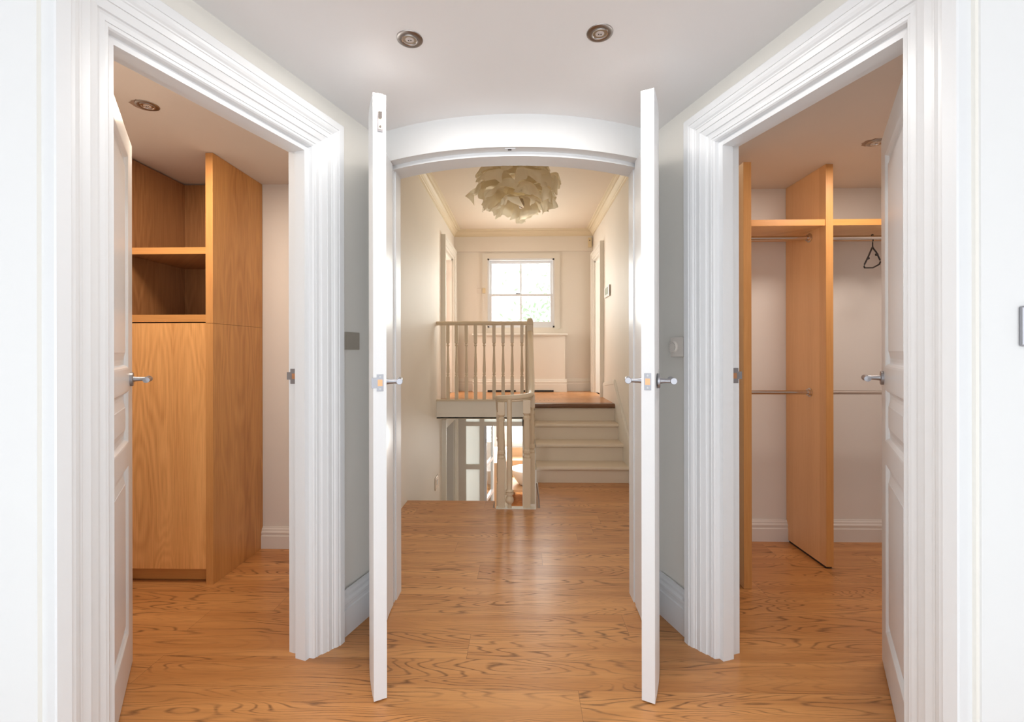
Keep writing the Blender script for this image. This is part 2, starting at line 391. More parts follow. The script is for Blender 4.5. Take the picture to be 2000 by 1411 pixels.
# ceilings
m = MB(); m.prism([(-2.8, -3.2), (2.8, -3.2), (2.8, 3.0), (HXR+.2, 3.0), (HXR+.2, 2.12), (HXL-.2, 2.12), (HXL-.2, 3.0), (-2.8, 3.0)], CEIL+.001, CEIL+.03)
st(MB().box(-2.75, 2.75, -3.15, .99, CEIL, CEIL+.03).build('ceiling_room', 'lobby_ceiling'))
lobby = MB().prism([LW.p(-.83, -.03), RW.p(-.83, -.03), RW.p(.45, -.03), LW.p(.45, -.03)], CEIL, CEIL+.03)
st(lobby.build('ceiling', 'lobby_ceiling'))
st(MB().prism([(-2.2, .95), LW.p(-.82, -.03), LW.p(.45, -.03), (HXL-.1, 2.2), (HXL-.1, 2.85), (-2.2, 2.85)], CEIL, CEIL+.03).build('ceiling_closet_left', 'closet_ceiling'))
st(MB().prism([(2.6, .95), RW.p(-.82, -.03), RW.p(.42, -.03), (HXR+.1, 2.2), (HXR+.1, 3.0), (2.6, 3.0)], CEIL, CEIL+.03).build('ceiling_closet_right', 'closet_ceiling'))

# ---------------------------------------------------------------- curved header and frame of the double doors
CX, CY, R0 = -.043, 3.285, 1.31          # centre and radius of the curved wall face
def arc(r, x0, x1, n=32):
    return [(x0+(x1-x0)*i/n, CY-math.sqrt(r*r-(x0+(x1-x0)*i/n-CX)**2)) for i in range(n+1)]
def band(m, ra, rb, x0, x1, z0, z1, n=32):
    A, B = arc(ra, x0, x1, n), arc(rb, x0, x1, n)
    for i in range(n): 
        vs = [(*A[i], z0), (*A[i+1], z0), (*B[i+1], z0), (*B[i], z0), (*A[i], z1), (*A[i+1], z1), (*B[i+1], z1), (*B[i], z1)]
        fs = [(3, 2, 1, 0), (4, 5, 6, 7), (0, 1, 5, 4), (2, 3, 7, 6)]
        if i == 0: fs.append((3, 0, 4, 7))
        if i == n-1: fs.append((1, 2, 6, 5))
        m.add(vs, fs)
JL, JR = -.632, .552                    # rebate edges of the frame
m = MB(); band(m, R0, R0-.155, -.74, .68, 2.092, CEIL)
st(m.build('wall_header', 'wall', smooth=True))
m = MB(); band(m, R0-.005, R0-.15, -.75, .70, CEIL, HC); m.box(HXL-.1, -.68, 2.24, 2.30, -.0, HC); m.box(.62, HXR+.02, 2.24, 2.30, 0, HC)
st(m.build('wall_hall_near', 'hall_wall', smooth=True))
m = MB()
band(m, R0-.050, R0-.155, JL, JR, 2.073, 2.0925)
def post(x0, x1, ra, rb, z1=2.0925):
    xs = [x0, x1]; A = [(x, CY-math.sqrt(ra*ra-(x-CX)**2)) for x in xs]; B = [(x, CY-math.sqrt(rb*rb-(x-CX)**2)) for x in reversed(xs)]
    m.prism(A+B, 0, z1)
post(-.70, JL, R0, R0-.155); post(JL, JL+.016, R0-.052, R0-.155); post(JL+.016, JL+.022, R0-.075, R0-.15)
post(JR, .63, R0, R0-.155); post(JR-.016, JR, R0-.052, R0-.155); post(JR-.022, JR-.016, R0-.075, R0-.15)
st(m.build('trim_3', 'trim', smooth=True))
m = MB(); yk = CY-math.sqrt((R0-.02)**2-(-.045-CX)**2)
m.box(-.075, -.028, yk-.008, yk+.012, 2.0885, 2.0915); 
kp = m.build('keeper_plate', 'trim'); tag(kp, 'small white bolt keeper plate under the curved door header', 'keeper plate')
MB().box(-.062, -.046, yk-.003, yk+.007, 2.0875, 2.0884).build('bolt_hole', 'dark', kp)

# ---------------------------------------------------------------- curved double doors (open towards the camera)
def lever(parent, o, nrm, run, mat='chrome', name='handle', rose=True, short=False):
    """lever handle: rose on the face, tapered neck, cylinder lever lying along run"""
    o, nrm, run = Vector(o), Vector(nrm).normalized(), Vector(run).normalized(); up = Vector((0, 0, 1)); u = nrm.cross(up).normalized()
    m = MB()
    if rose: m.lathe(o, [(.0, 0), (.026, 0), (.026, .008), (.0245, .0095), (0, .0095)], 32, u, up, nrm)
    m.lathe(o, [(.0105, .008), (.0085, .02), (.0075, .038), (.008, .05)], 20, u, up, nrm)
    q = o+nrm*.055
    m.lathe(q-run*.012, [(0, 0), (.0105, 0), (.0115, .002), (.0115, .022), (.0095, .03), (.0085, .06), (.0105, .105), (.0105, .112), (0, .113)], 20, nrm, up, run)
    return m.build(name, mat, parent, smooth=True)
def curved_door(root_name, hinge, lead, side, label, zb=.006, zt=2.088, th=.044):
    """leaf whose convex face looks outwards (side = -1 left, +1 right)"""
    h, l = Vector(hinge), Vector(lead); ch = l-h; L = ch.length; d = ch.normalized(); out = Vector((side*abs(d.y), 0)); out = Vector((-d.y, d.x))
    if out.x*side < 0: out = -out
    R = 1.29; sag = L*L/(8*R); m = MB(); n = 20; A = []; B = []
    ctr = h+ch*.5-out*(R-sag)
    half = math.asin(L/2/R)
    for i in range(n+1):
        a = -half+2*half*i/n
        base = out*math.cos(a)+d*math.sin(a)
        B.append(ctr+base*R); A.append(ctr+base*(R+th))
    for i in range(n):
        vs = [(*A[i], zb), (*A[i+1], zb), (*B[i+1], zb), (*B[i], zb), (*A[i], zt), (*A[i+1], zt), (*B[i+1], zt), (*B[i], zt)]
        fs = [(3, 2, 1, 0), (4, 5, 6, 7), (0, 1, 5, 4), (2, 3, 7, 6)]
        if i == 0: fs.append((3, 0, 4, 7))
        if i == n-1: fs.append((1, 2, 6, 5))
        m.add(vs, fs)
    root = empty(root_name, (h.x, h.y, 0)); st(root, label)
    leaf = m.build('door_leaf', 'trim', root, smooth=True)
    return root, A, B, out, d
door_l, A, B, out, d = curved_door('door_1', (-.612, 2.138), (-.470, 1.562), -1, 'white curved door leaf with a flush bolt and copper latch keep, open at one side of the arched opening')
ea = A[-1]; eb = B[-1]; ed = (eb-ea).normalized(); fn = Vector((ed.y, -ed.x)); fn = fn if fn.y < 0 else -fn
E3 = lambda v: Vector((v[0], v[1], 0))
def on_edge(t, z): q = ea+(eb-ea)*t; return Vector((q.x, q.y, z))
m = MB(); m.obox(on_edge(0, 0), E3(ed), E3(fn), (0, 0, 1), (.015, .033), (-.002, .0024), (1.958, 2.0885)); fb = m.build('flush_bolt', 'bolt', door_l)
m = MB(); m.obox(on_edge(0, 0), E3(ed), E3(fn), (0, 0, 1), (.018, .030), (.0024, .0030), (1.965, 2.035)); m.build('bolt_recess', 'steel', fb)
m = MB(); m.obox(on_edge(0, 0), E3(ed), E3(fn), (0, 0, 1), (.0185, .0295), (.002, .006), (2.004, 2.026)); m.lathe(on_edge(.55, 1.975)+E3(fn)*.0030, [(0, 0), (.004, 0), (.0035, .0015), (0, .0018)], 12, E3(ed), (0, 0, 1), E3(fn)); m.build('bolt_slide', 'polished', fb)
def lock_plate(root, ea, eb, fn, zc, lip):
    ed = (eb-ea).normalized(); P = lambda t, z: Vector((ea.x+ed.x*t, ea.y+ed.y*t, z)); u = E3(ed); w_ = E3(fn)
    m = MB(); m.obox(P(0, 0), u, w_, (0, 0, 1), (.011, .034), (-.001, .0014), (zc-.029, zc+.029))
    if lip: m.obox(P(0, 0), u, w_, (0, 0, 1), (-.006, .012), (-.0006, .0012), (zc-.018, zc+.018))
    pl = m.build('latch_plate', 'chrome', root, bevel=.0006)
    MB().obox(P(0, 0), u, w_, (0, 0, 1), (.0145, .0305), (.0013, .0017), (zc-.011, zc+.011)).build('latch_hole' if lip else 'latch_bolt', 'brass', pl)
    for dz in (-.021, .021):
        MB().lathe(P(.0225, zc+dz)+w_*.0013, [(0, 0), (.0038, 0), (.0034, .0012), (0, .0014)], 14, u, (0, 0, 1), w_).build('screw', 'screw', pl)
    return pl
lock_plate(door_l, ea, eb, fn, 1.095, True)
ib = B[-3]; lever(door_l, (ib.x, ib.y, 1.095), E3(-out), E3(-d), name='handle')
settle(door_l)
door_r, A, B, out, d = curved_door('door_2', (.530, 2.150), (.408, 1.570), 1, 'white curved door leaf with satin lever handles on both faces, open beside the thermostat wall', zt=2.094)
ea = A[-1]; eb = B[-1]; ed = (eb-ea).normalized(); fn = Vector((ed.y, -ed.x)); fn = fn if fn.y < 0 else -fn
lock_plate(door_r, ea, eb, fn, 1.098, False)
ib = B[-3]; lever(door_r, (ib.x, ib.y, 1.098), E3(-out), E3(-d), name='handle')
ib = A[-3]; lever(door_r, (ib.x, ib.y, 1.098), E3(out), E3(-d), name='handle')
settle(door_r)

# ---------------------------------------------------------------- panelled wardrobe doors, opened into the wardrobes
def panel_door(name, free, hinge_dir, width, H, label, side, panels, hz):
    """free = visible-face free corner; hinge_dir = plan direction to the hinge; face looks towards +n"""
    f = Vector(free); dd = Vector(hinge_dir).normalized(); nn = Vector((-dd.y, dd.x))
    if nn.x*side < 0: nn = -nn
    P = lambda a, t, z: Vector((f.x+dd.x*a+nn.x*t, f.y+dd.y*a+nn.y*t, z))
    m = MB(); stile = .098; x0, x1 = stile, width-stile; T = .042; z0, z1 = .008, H
    # stiles and rails
    m.obox(P(0, 0, 0), E3(dd), E3(nn), (0, 0, 1), (0, x0), (-T, 0), (z0, z1)); m.obox(P(0, 0, 0), E3(dd), E3(nn), (0, 0, 1), (x1, width), (-T, 0), (z0, z1))
    zs = [z0]
    for a, b in panels: zs += [a, b]
    zs.append(z1)
    for i in range(0, len(zs), 2): m.obox(P(0, 0, 0), E3(dd), E3(nn), (0, 0, 1), (x0, x1), (-T, 0), (zs[i], zs[i+1]))
    root = empty(name, (*P(width, 0, 0).xy, 0)); st(root, label)
    m.build('door_leaf', 'trim', root)
    for a, b in panels:
        k = MB()
        for fs_ in (1, -1):
            off = 0 if fs_ == 1 else -T
            rings = [(0, 0), (.006, -.001), (.012, -.006), (.016, -.012), (.022, -.013), (.034, -.012), (.060, -.004), (.060, -.003)]
            vs = []; fc = []
            for (r, t) in rings:
                for (xx, zz) in ((x0+r, a+r), (x1-r, a+r), (x1-r, b-r), (x0+r, b-r)): vs.append(P(xx, off+t*fs_, zz))
            for i in range(len(rings)-1):
                for j in range(4): fc.append((i*4+j, i*4+(j+1) % 4, (i+1)*4+(j+1) % 4, (i+1)*4+j))
            q = (len(rings)-1)*4; fc.append((q, q+1, q+2, q+3)); k.add(vs, fc)
        k.build('door_panel', 'trim', root)
    lever(root, P(.058, 0, hz), E3(nn), E3(dd), name='handle')
    lever(root, P(.058, -T, hz), -E3(nn), E3(dd), name='handle')
    settle(root); return root, P
PAN = [(.159, .79), (.866, 1.064), (1.14, 1.93)]
panel_door('door_3', (-1.510, 1.728), (.385, -.542), .645, 1.999, 'white three-panel door opened into the oak cabinet closet', 1, PAN, 1.10)
panel_door('door_4', (1.392, 1.796), (-.412, -.655), .64, 2.014, 'white three-panel door opened into the closet with hanging rails', -1, PAN, 1.10)

# strike plates on the free jambs
def strike(W, S1, zc, label):
    m = MB(); a = S1+.0215
    m.prism([W.p(a, -.052), W.p(a-.0015, -.052), W.p(a-.0015, -.088), W.p(a, -.088)], zc-.03, zc+.03)
    m.prism([W.p(a, -.086), W.p(a-.0015, -.086), W.p(a-.003, -.104), W.p(a, -.104)], zc-.014, zc+.016)
    o = m.build('strike_plate', 'chrome'); tag(o, label, 'strike plate')
    MB().prism([W.p(a-.0014, -.06), W.p(a-.0019, -.06), W.p(a-.0019, -.08), W.p(a-.0014, -.08)], zc-.011, zc+.011).build('latch_hole', 'brass', o)
strike(LW, LS[1], 1.105, 'chrome strike plate on the jamb of the oak cabinet closet')
strike(RW, RS[1], 1.105, 'chrome strike plate on the jamb of the closet with hanging rails')

# ---------------------------------------------------------------- left closet shell and oak cabinet
st(MB().box(-2.2, HXL-.1, 2.767, 2.85, 0, CEIL).build('wall_closet_left_back', 'closet_wall'))
st(MB().box(-2.2, -2.12, .95, 2.85, 0, CEIL).build('wall_closet_left_side', 'closet_wall'))
skirting('baseboard_closet_left', (-1.60, 2.767), (HXL-.1, 2.767), (0, -1), .128, 'closet_wall')
cab = tag(empty('closet_cabinet', (-1.85, 2.54, 0)), 'oak veneered closet cabinet with two open compartments above a tall plain door', 'cabinet')
DX0, DX1, CY0, CY1 = -1.636, -1.598, 2.316, 2.764
def edged(name, x0, x1, y0, y1, z0, z1, main, edge, parent):
    m = MB(); m.box(x0, x1, y0+.0015, y1, z0, z1); m.mat(1); m.box(x0, x1, y0, y0+.0015, z0, z1); return m.build(name, [main, edge], parent)
edged('divider', DX0, DX1, CY0, CY1, .0, 1.351, 'oak', 'oak_edge', cab); edged('divider', DX0, DX1, CY0, CY1, 1.3525, CEIL-.002, 'oak', 'oak_edge', cab)
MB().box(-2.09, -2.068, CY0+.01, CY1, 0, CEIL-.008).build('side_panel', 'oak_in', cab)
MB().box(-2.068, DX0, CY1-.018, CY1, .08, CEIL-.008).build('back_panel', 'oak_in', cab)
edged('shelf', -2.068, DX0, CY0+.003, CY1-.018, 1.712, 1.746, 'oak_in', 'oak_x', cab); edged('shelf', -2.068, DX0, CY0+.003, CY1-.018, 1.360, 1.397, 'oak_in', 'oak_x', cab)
dr = MB().box(-2.066, DX0-.003, CY0+.004, CY0+.026, .078, 1.353).build('cabinet_door', 'oak_front', cab)
MB().lathe((-2.035, CY0+.004, 1.30), [(.004, 0), (.004, .01), (.008, .014), (.009, .02), (.006, .024), (0, .025)], 20, (1, 0, 0), (0, 0, 1), (0, -1, 0)).build('knob', 'polished', dr, smooth=True)
MB().box(-2.068, DX0, CY0+.045, CY0+.063, .004, .082).build('plinth', 'oak_x', cab)
settle(cab)

# ---------------------------------------------------------------- right closet shell, dividers, shelves, rails
st(MB().box(HXR+.09, 2.6, 2.93, 3.0, 0, CEIL).build('wall_closet_right_back', 'closet_wall'))
st(MB().box(2.5, 2.6, .95, 3.0, 0, CEIL).build('wall_closet_right_side', 'closet_wall'))
skirting('baseboard_closet_right', (HXR+.09, 2.93), (2.5, 2.93), (0, -1), .135, 'closet_wall')
wr = tag(empty('hanging_closet', (1.7, 2.75, 0)), 'open oak closet with tall dividers, high shelves and two tiers of hanging rails', 'wardrobe')
edged('divider', 1.674, 1.713, 2.547, 2.928, .012, CEIL-.001, 'beech', 'oak_edge', wr)
MB().box(1.676, 1.711, 2.56, 2.90, 0, .012).build('divider_shadow', 'dark', wr)  # dark block painting the shadow under the raised divider
edged('divider', 1.118, 1.157, 2.325, 2.928, .002, 2.158, 'beech', 'oak_edge', wr)
edged('shelf', 1.157, 1.674, 2.553, 2.928, 1.897, 1.931, 'beech', 'oak_x', wr)
edged('shelf', 1.713, 2.5, 2.553, 2.928, 1.897, 1.931, 'beech', 'oak_x', wr)
def rail(x0, x1, y, z):
    r = MB().tube([(x0, y, z), (x1, y, z)], .0125, 20).build('hanging_rail', 'polished', wr, smooth=True)
    for x, sg in ((x0, 1), (x1, -1)):
        MB().lathe((x, y, z), [(.0, 0), (.026, 0), (.026, .004), (.019, .008), (.018, .016), (.0127, .017)], 24, (0, 1, 0), (0, 0, 1), (sg, 0, 0)).build('rail_flange', 'polished', r, smooth=True)
for z in (1.862, .962):
    rail(1.157, 1.674, 2.69, z); rail(1.713, 2.5, 2.69, z)
settle(wr)
# hanger
hz0 = 1.862; hp = Vector((2.035, 2.69, hz0)); ha = math.radians(33); hu = Vector((math.cos(ha), math.sin(ha), 0)); up = Vector((0, 0, 1)); tilt = (up*1.0+hu*.0)
def hpnt(a, b): return hp+hu*a+up*b
m = MB()
m.tube([hpnt(-.017, -.006), hpnt(-.0165, .006), hpnt(-.009, .0155), hpnt(.0, .0175), hpnt(.010, .0145), hpnt(.017, .004), hpnt(.014, -.008), hpnt(.004, -.018), hpnt(0, -.03), hpnt(0, -.058)], .003, 10)
wire = [hpnt(0, -.055), hpnt(-.008, -.062), hpnt(-.06, -.12), hpnt(-.105, -.165), hpnt(-.112, -.180), hpnt(-.104, -.186), hpnt(0, -.176), hpnt(.088, -.148), hpnt(.104, -.132), hpnt(.098, -.118), hpnt(.05, -.080), hpnt(.008, -.062), hpnt(0, -.055)]
m.tube(wire, .0042, 10); m.lathe(hpnt(.055, -.093)-Vector((0, .004, 0)), [(0, 0), (.008, 0), (.008, .008), (0, .008)], 12, (1, 0, 0), (0, 0, 1), (0, 1, 0)); m.lathe(hpnt(-.06, -.128)-Vector((0, .004, 0)), [(0, 0), (.007, 0), (.007, .008), (0, .008)], 12, (1, 0, 0), (0, 0, 1), (0, 1, 0))
tag(m.build('coat_hanger', 'black', smooth=True), 'small black plastic coat hanger on the upper rail', 'hanger')

# ---------------------------------------------------------------- recessed downlights
def downlight(x, y, label, hole=False):
    r = tag(empty('downlight', (x, y, CEIL)), label, 'downlight', 'recessed ceiling downlights')
    MB().lathe((x, y, CEIL+.0005), [(.024, -.001), (.026, -.004), (.036, -.0055), (.042, -.003), (.043, 0), (.024, .0)], 40).build('bezel', 'bezel', r, smooth=True)
    MB().lathe((x, y, CEIL), [(.026, -.0035), (.0255, -.006), (.023, -.0055), (.023, -.002)], 40).build('inner_ring', 'polished', r, smooth=True)
    MB().lathe((x, y, CEIL), [(0, -.0045), (.010, -.0042), (.017, -.003), (.0235, -.0015), (.0235, -.0005), (0, -.0005)], 32).build('lamp', 'lens', r, smooth=True)
    m = MB()
    for s in (-.004, .004): m.lathe((x+s, y, CEIL), [(0, -.0056), (.002, -.0056), (.002, -.004)], 10)
    m.build('lamp_pin', 'dark', r)
    if hole:
        m = MB(); vs = []; rnd = random.Random(int(abs(x)*1000)); n = 22
        for i in range(n):
            a = 2*PI*i/n; rr = .046*(1+.10*rnd.uniform(-1, 1)); vs.append((x-hole*.017+rr*math.cos(a)*1.0, y-.002+rr*math.sin(a)*.92, CEIL-.0008))
        m.add(vs, [tuple(range(n))]); m.build('cutout_edge', plain('bare_plaster', (.36, .25, .19), .9), r)
    settle(r)
downlight(-.370, 1.495, 'round brushed metal downlight over the left leaf of the double doors')
downlight(.253, 1.482, 'round brushed metal downlight over the right leaf of the double doors')
downlight(-1.566, 1.868, 'round downlight with a rough cut-out in the ceiling above the oak cabinet closet', 1)
downlight(1.752, 2.292, 'downlight half hidden by the door of the closet with hanging rails', 1)

# ---------------------------------------------------------------- switches on the lobby walls
def plate(W, a0, a1, z0, z1, T, mat, name, t=.006, parent=None, bevel=.0015):
    m = MB(); m.prism([W.p(a0, T), W.p(a1, T), W.p(a1, T+t), W.p(a0, T+t)], z0, z1); return m.build(name, mat, parent, bevel=bevel)
sp = plate(LW, .158, .214, 1.2115, 1.288, LT, 'steel', 'light_switch'); tag(sp, 'brushed steel light switch on the wall behind the curved door with a bolt', 'switch')
plate(LW, .160, .186, 1.232, 1.266, LT+.006, 'polished', 'rocker', .002, sp, .003)
tag(plate(LW, .216, .300, 1.2115, 1.288, LT, 'steel', 'blank_plate', .006), 'square brushed steel blanking plate adjoining the steel light switch', 'wall plate')
tb = plate(RW, .172, .258, 1.178, 1.262, RT, 'plastic', 'thermostat', .030, None, .004); tag(tb, 'ivory wall thermostat with a round dial beside the open curved door', 'thermostat')
q = RW.P(.232, RT+.030, 1.221); m = MB().lathe(q, [(.0262, 0), (.0262, .002), (.0245, .0025), (.0245, .006), (.023, .008), (0, .008)], 32, (RW.d.x, RW.d.y, 0), (0, 0, 1), (RW.n.x, RW.n.y, 0)); m.build('dial', 'plastic', tb, smooth=True)
m = MB()
for i in range(9):
    a = math.radians(-120+30*i); c = q+Vector((RW.d.x, RW.d.y, 0))*(.018*math.cos(a+PI/2))+Vector((0, 0, 1))*(.018*math.sin(a+PI/2))+Vector((RW.n.x, RW.n.y, 0))*.0082
    m.lathe(c, [(0, 0), (.0012, 0), (.0012, .0006), (0, .0006)], 6, (RW.d.x, RW.d.y, 0), (0, 0, 1), (RW.n.x, RW.n.y, 0))
m.build('dial_mark', 'dark', tb)
yq = q2[1]
sw = MB().box(1.090, 1.176, yq-.009, yq, 1.2105, 1.299).build('light_switch', 'chrome', bevel=.004); tag(sw, 'brushed metal light switch at the edge of the camera room wall', 'switch')
MB().box(1.118, 1.148, yq-.012, yq-.008, 1.238, 1.272).build('rocker', 'chrome', sw, bevel=.002)

# ================================================================ hall
def wall_hole(name, plane_x, th, y0, y1, z0, z1, holes, mat):
    """wall at x=plane_x (thickness th away), with rectangular holes (ya, yb, za, zb)"""
    m = MB(); ys = sorted({y0, y1, *[h[0] for h in holes], *[h[1] for h in holes]}); zs = sorted({z0, z1, *[h[2] for h in holes], *[h[3] for h in holes]})
    for i in range(len(ys)-1):
        for j in range(len(zs)-1):
            yc, zc = (ys[i]+ys[i+1])/2, (zs[j]+zs[j+1])/2
            if any(h[0] < yc < h[1] and h[2] < zc < h[3] for h in holes): continue
            m.box(min(plane_x, plane_x+th), max(plane_x, plane_x+th), ys[i], ys[i+1], zs[j], zs[j+1])
    return st(m.build(name, mat))
DL = (5.46, 6.14); DR = (5.62, 6.14)
wall_hole('wall_hall_left', HXL, -.1, 2.24, 6.4, LOW, HC, [(DL[0], DL[1], LZ, 2.59), (5.52, 6.28, LOW, .28)], 'hall_wall')
wall_hole('wall_hall_right', HXR, .03, 2.24, 6.4, LOW, HC, [(DR[0], DR[1], LZ, 2.50)], 'hall_wall')
# end wall with the window hole
WX0, WX1, WZ0, WZ1 = -.487, .451, 1.545, 2.515; EY = 6.40
m = MB(); m.box(HXL-.1, WX0, EY, EY+.12, LZ-.15, HC); m.box(WX1, HXR+.1, EY, EY+.12, LZ-.15, HC); m.box(WX0, WX1, EY, EY+.12, LZ-.15, WZ0); m.box(WX0, WX1, EY, EY+.12, WZ1, HC)
st(m.build('wall_hall_end', 'hall_wall'))
m = MB(); m.box(HXL, HXR, EY-.035, EY, 2.612, HC); st(m.build('trim_4', 'hall_wall'))
st(MB().box(HXL-.1, HXR+.1, 2.2, EY+.1, HC, HC+.03).build('ceiling_hall', 'hall_ceiling'))
# cornice: mitred around the hall
def cornice():
    pr = [(0, 0), (.012, .002), (.012, .012), (.018, .016), (.022, .030), (.034, .048), (.052, .060), (.056, .060), (.056, .066), (.066, .066), (.070, .074), (.084, .078), (.088, .076), (.100, .077), (.102, .084)]
    z0 = HC-.083; m = MB(); vs = []
    Y0 = 2.32
    for (t, z) in pr: vs += [(HXL+t, Y0, z0+z), (HXL+t, EY-.035-t, z0+z), (HXR-t, EY-.035-t, z0+z), (HXR-t, Y0, z0+z)]
    fs = []
    for i in range(len(pr)-1):
        for k in range(3): fs.append((i*4+k, i*4+k+1, (i+1)*4+k+1, (i+1)*4+k))
    m.add(vs, fs); st(m.build('trim_5', 'cornice'))
cornice()

# window: sash with glazing bars
win = st(empty('window_1', ((WX0+WX1)/2, EY, WZ0)), 'white two-over-two sash window at the end of the landing')
m = MB(); fy0, fy1 = EY-.004, EY+.10
m.box(WX0, WX0+.022, fy0, fy1, WZ0, WZ1); m.box(WX1-.022, WX1, fy0, fy1, WZ0, WZ1); m.box(WX0, WX1, fy0, fy1, WZ1-.022, WZ1); m.box(WX0, WX1, fy0, fy1, WZ0, WZ0+.022)
m.build('window_frame', 'trim', win)
def sash(z0, z1, y, bot, top):
    m = MB(); a, b = WX0+.022, WX1-.022
    m.box(a, a+.034, y, y+.035, z0, z1); m.box(b-.034, b, y, y+.035, z0, z1); m.box(a+.034, b-.034, y, y+.035, z0, z0+bot); m.box(a+.034, b-.034, y, y+.035, z1-top, z1)
    m.box((a+b)/2-.010, (a+b)/2+.010, y+.006, y+.03, z0+bot, z1-top)
    s = m.build('sash', 'trim', win)
    MB().box(a+.034, b-.034, y+.015, y+.019, z0+bot, z1-top).build('pane', 'glass', s)
mid = 2.005
sash(WZ0+.022, mid+.012, EY+.012, .062, .030); sash(mid-.016, WZ1-.022, EY+.052, .030, .040)
MB().box(-.09, -.03, EY+.004, EY+.03, mid+.012, mid+.024).build('sash_catch', 'chrome', win)
settle(win)
# flat architrave round the window, sill, boxed-in panel
m = MB(); aw = .075
m.box(WX0-aw, WX0, EY-.012, EY, WZ0-.02, WZ1+aw); m.box(WX1, WX1+aw, EY-.012, EY, WZ0-.02, WZ1+aw); m.box(WX0, WX1, EY-.012, EY, WZ1, WZ1+aw)
st(m.build('trim_6', 'hall_trim'))
BX0, BX1, BY = -.66, .585, 6.24
m = MB(); m.box(BX0-.03, BX1+.03, BY-.03, EY, 1.424, 1.455); o = m.build('window_sill', 'hall_trim', bevel=.008); tag(o, 'cream painted window sill above the boxed-in panel on the landing', 'sill')
st(MB().box(BX0, BX1, BY, EY, LZ, 1.424).build('wall_panel_box', 'hall_wall'))
skirting('baseboard_landing_box', (BX0-.02, BY), (BX1+.022, BY), (0, -1), .175, 'hall_trim', LZ)
skirting('baseboard_landing_left', (HXL, EY), (BX0, EY), (0, -1), .175, 'hall_trim', LZ)
skirting('baseboard_landing_right', (BX1, EY), (HXR, EY), (0, -1), .175, 'hall_trim', LZ)
for i, (a, b, lb) in enumerate(((-.475, -.09, 'black floor vent strip at the foot of the boxed-in panel, behind the balusters'), (-.005, .425, 'black floor vent strip at the foot of the boxed-in panel, right beside the newel post'))):
    m = MB(); m.box(a, b, BY-.035, BY-.0225, LZ, LZ+.024)
    for k in range(12): m.box(a+(b-a)*(k+.5)/12-.002, a+(b-a)*(k+.5)/12+.002, BY-.037, BY-.035, LZ+.004, LZ+.020)
    tag(m.build('floor_vent', 'black'), lb, 'vent', 'vent strips under the landing window')
# small fittings on the landing walls
o = MB().box(.915, .965, EY-.075, EY-.036, 2.655, 2.785).build('motion_sensor', 'yellowed', bevel=.004); tag(o, 'small yellowed alarm sensor high in the corner of the landing', 'sensor')
MB().box(.930, .942, EY-.0765, EY-.0745, 2.74, 2.752).build('sensor_eye', 'dark', o)
o = MB().box(-.560, -.515, EY-.022, EY-.012, 2.025, 2.10).build('light_switch', 'yellowed', bevel=.003); tag(o, 'small ivory switch just beside the landing window frame', 'switch')
o = MB().box(-.635, -.570, EY-.006, EY, 2.03, 2.095).build('blank_plate', 'hall_wall', bevel=.002); tag(o, 'cream painted-over plate between the corner and the landing window', 'wall plate')
m = MB().box(HXR-.018, HXR, 5.12, 5.40, 1.83, 1.955); o = m.build('thermostat', 'plastic', bevel=.003); tag(o, 'white framed thermostat with a grey-green screen on the landing wall', 'thermostat')
MB().box(HXR-.021, HXR-.017, 5.17, 5.33, 1.858, 1.935).build('screen', 'green_screen', o)
MB().box(HXR-.020, HXR-.010, 5.10, 5.122, 1.83, 1.955).build('edge_frame', 'steel', o)
o = MB().box(HXL, HXL+.008, 4.93, 5.13, -.31, -.175).build('light_switch', 'steel', bevel=.002); tag(o, 'grey metal switch low on the stairwell wall, above the lower flight', 'switch')
MB().box(HXL+.008, HXL+.011, 5.0, 5.05, -.27, -.215).build('rocker', 'polished', o)

# landing door casings (side walls)
def side_casing(name, px, sg, y0, y1, z0, zh, w_, t, mat):
    m = MB()
    steps = [(0, w_, t*.55), (w_*.22, w_, t*.75), (w_*.70, w_, t)]
    pr = [(0, .0), (0, t*.5), (w_*.22, t*.55), (w_*.24, t*.75), (w_*.68, t*.8), (w_*.72, t), (w_, t), (w_, 0)]; vs = []; fs = []
    for a, tt in pr:
        X = px+sg*tt; vs += [(X, y0-a, z0), (X, y0-a, zh+a), (X, y1+a, zh+a), (X, y1+a, z0)]
    for i in range(len(pr)-1):
        for k in range(3): fs.append((i*4+k, i*4+k+1, (i+1)*4+k+1, (i+1)*4+k))
    m.add(vs, fs)
    # lining
    q0, q1 = (px-sg*.10, px+sg*.004); q0, q1 = min(q0, q1), max(q0, q1)
    m.box(q0, q1, y0-.0, y0+.022, z0, zh); m.box(q0, q1, y1-.022, y1, z0, zh); m.box(q0, q1, y0, y1, zh-.022, zh)
    return st(m.build(name, mat))
side_casing('trim_7', HXL, 1, DL[0], DL[1], LZ, 2.46, .13, .055, 'hall_trim')
side_casing('trim_8', HXR, -1, DR[0], DR[1], LZ, 2.42, .12, .05, 'hall_trim')
side_casing('trim_9', HXL, 1, 5.50, 6.28, LOW, .27, .13, .05, 'hall_trim')
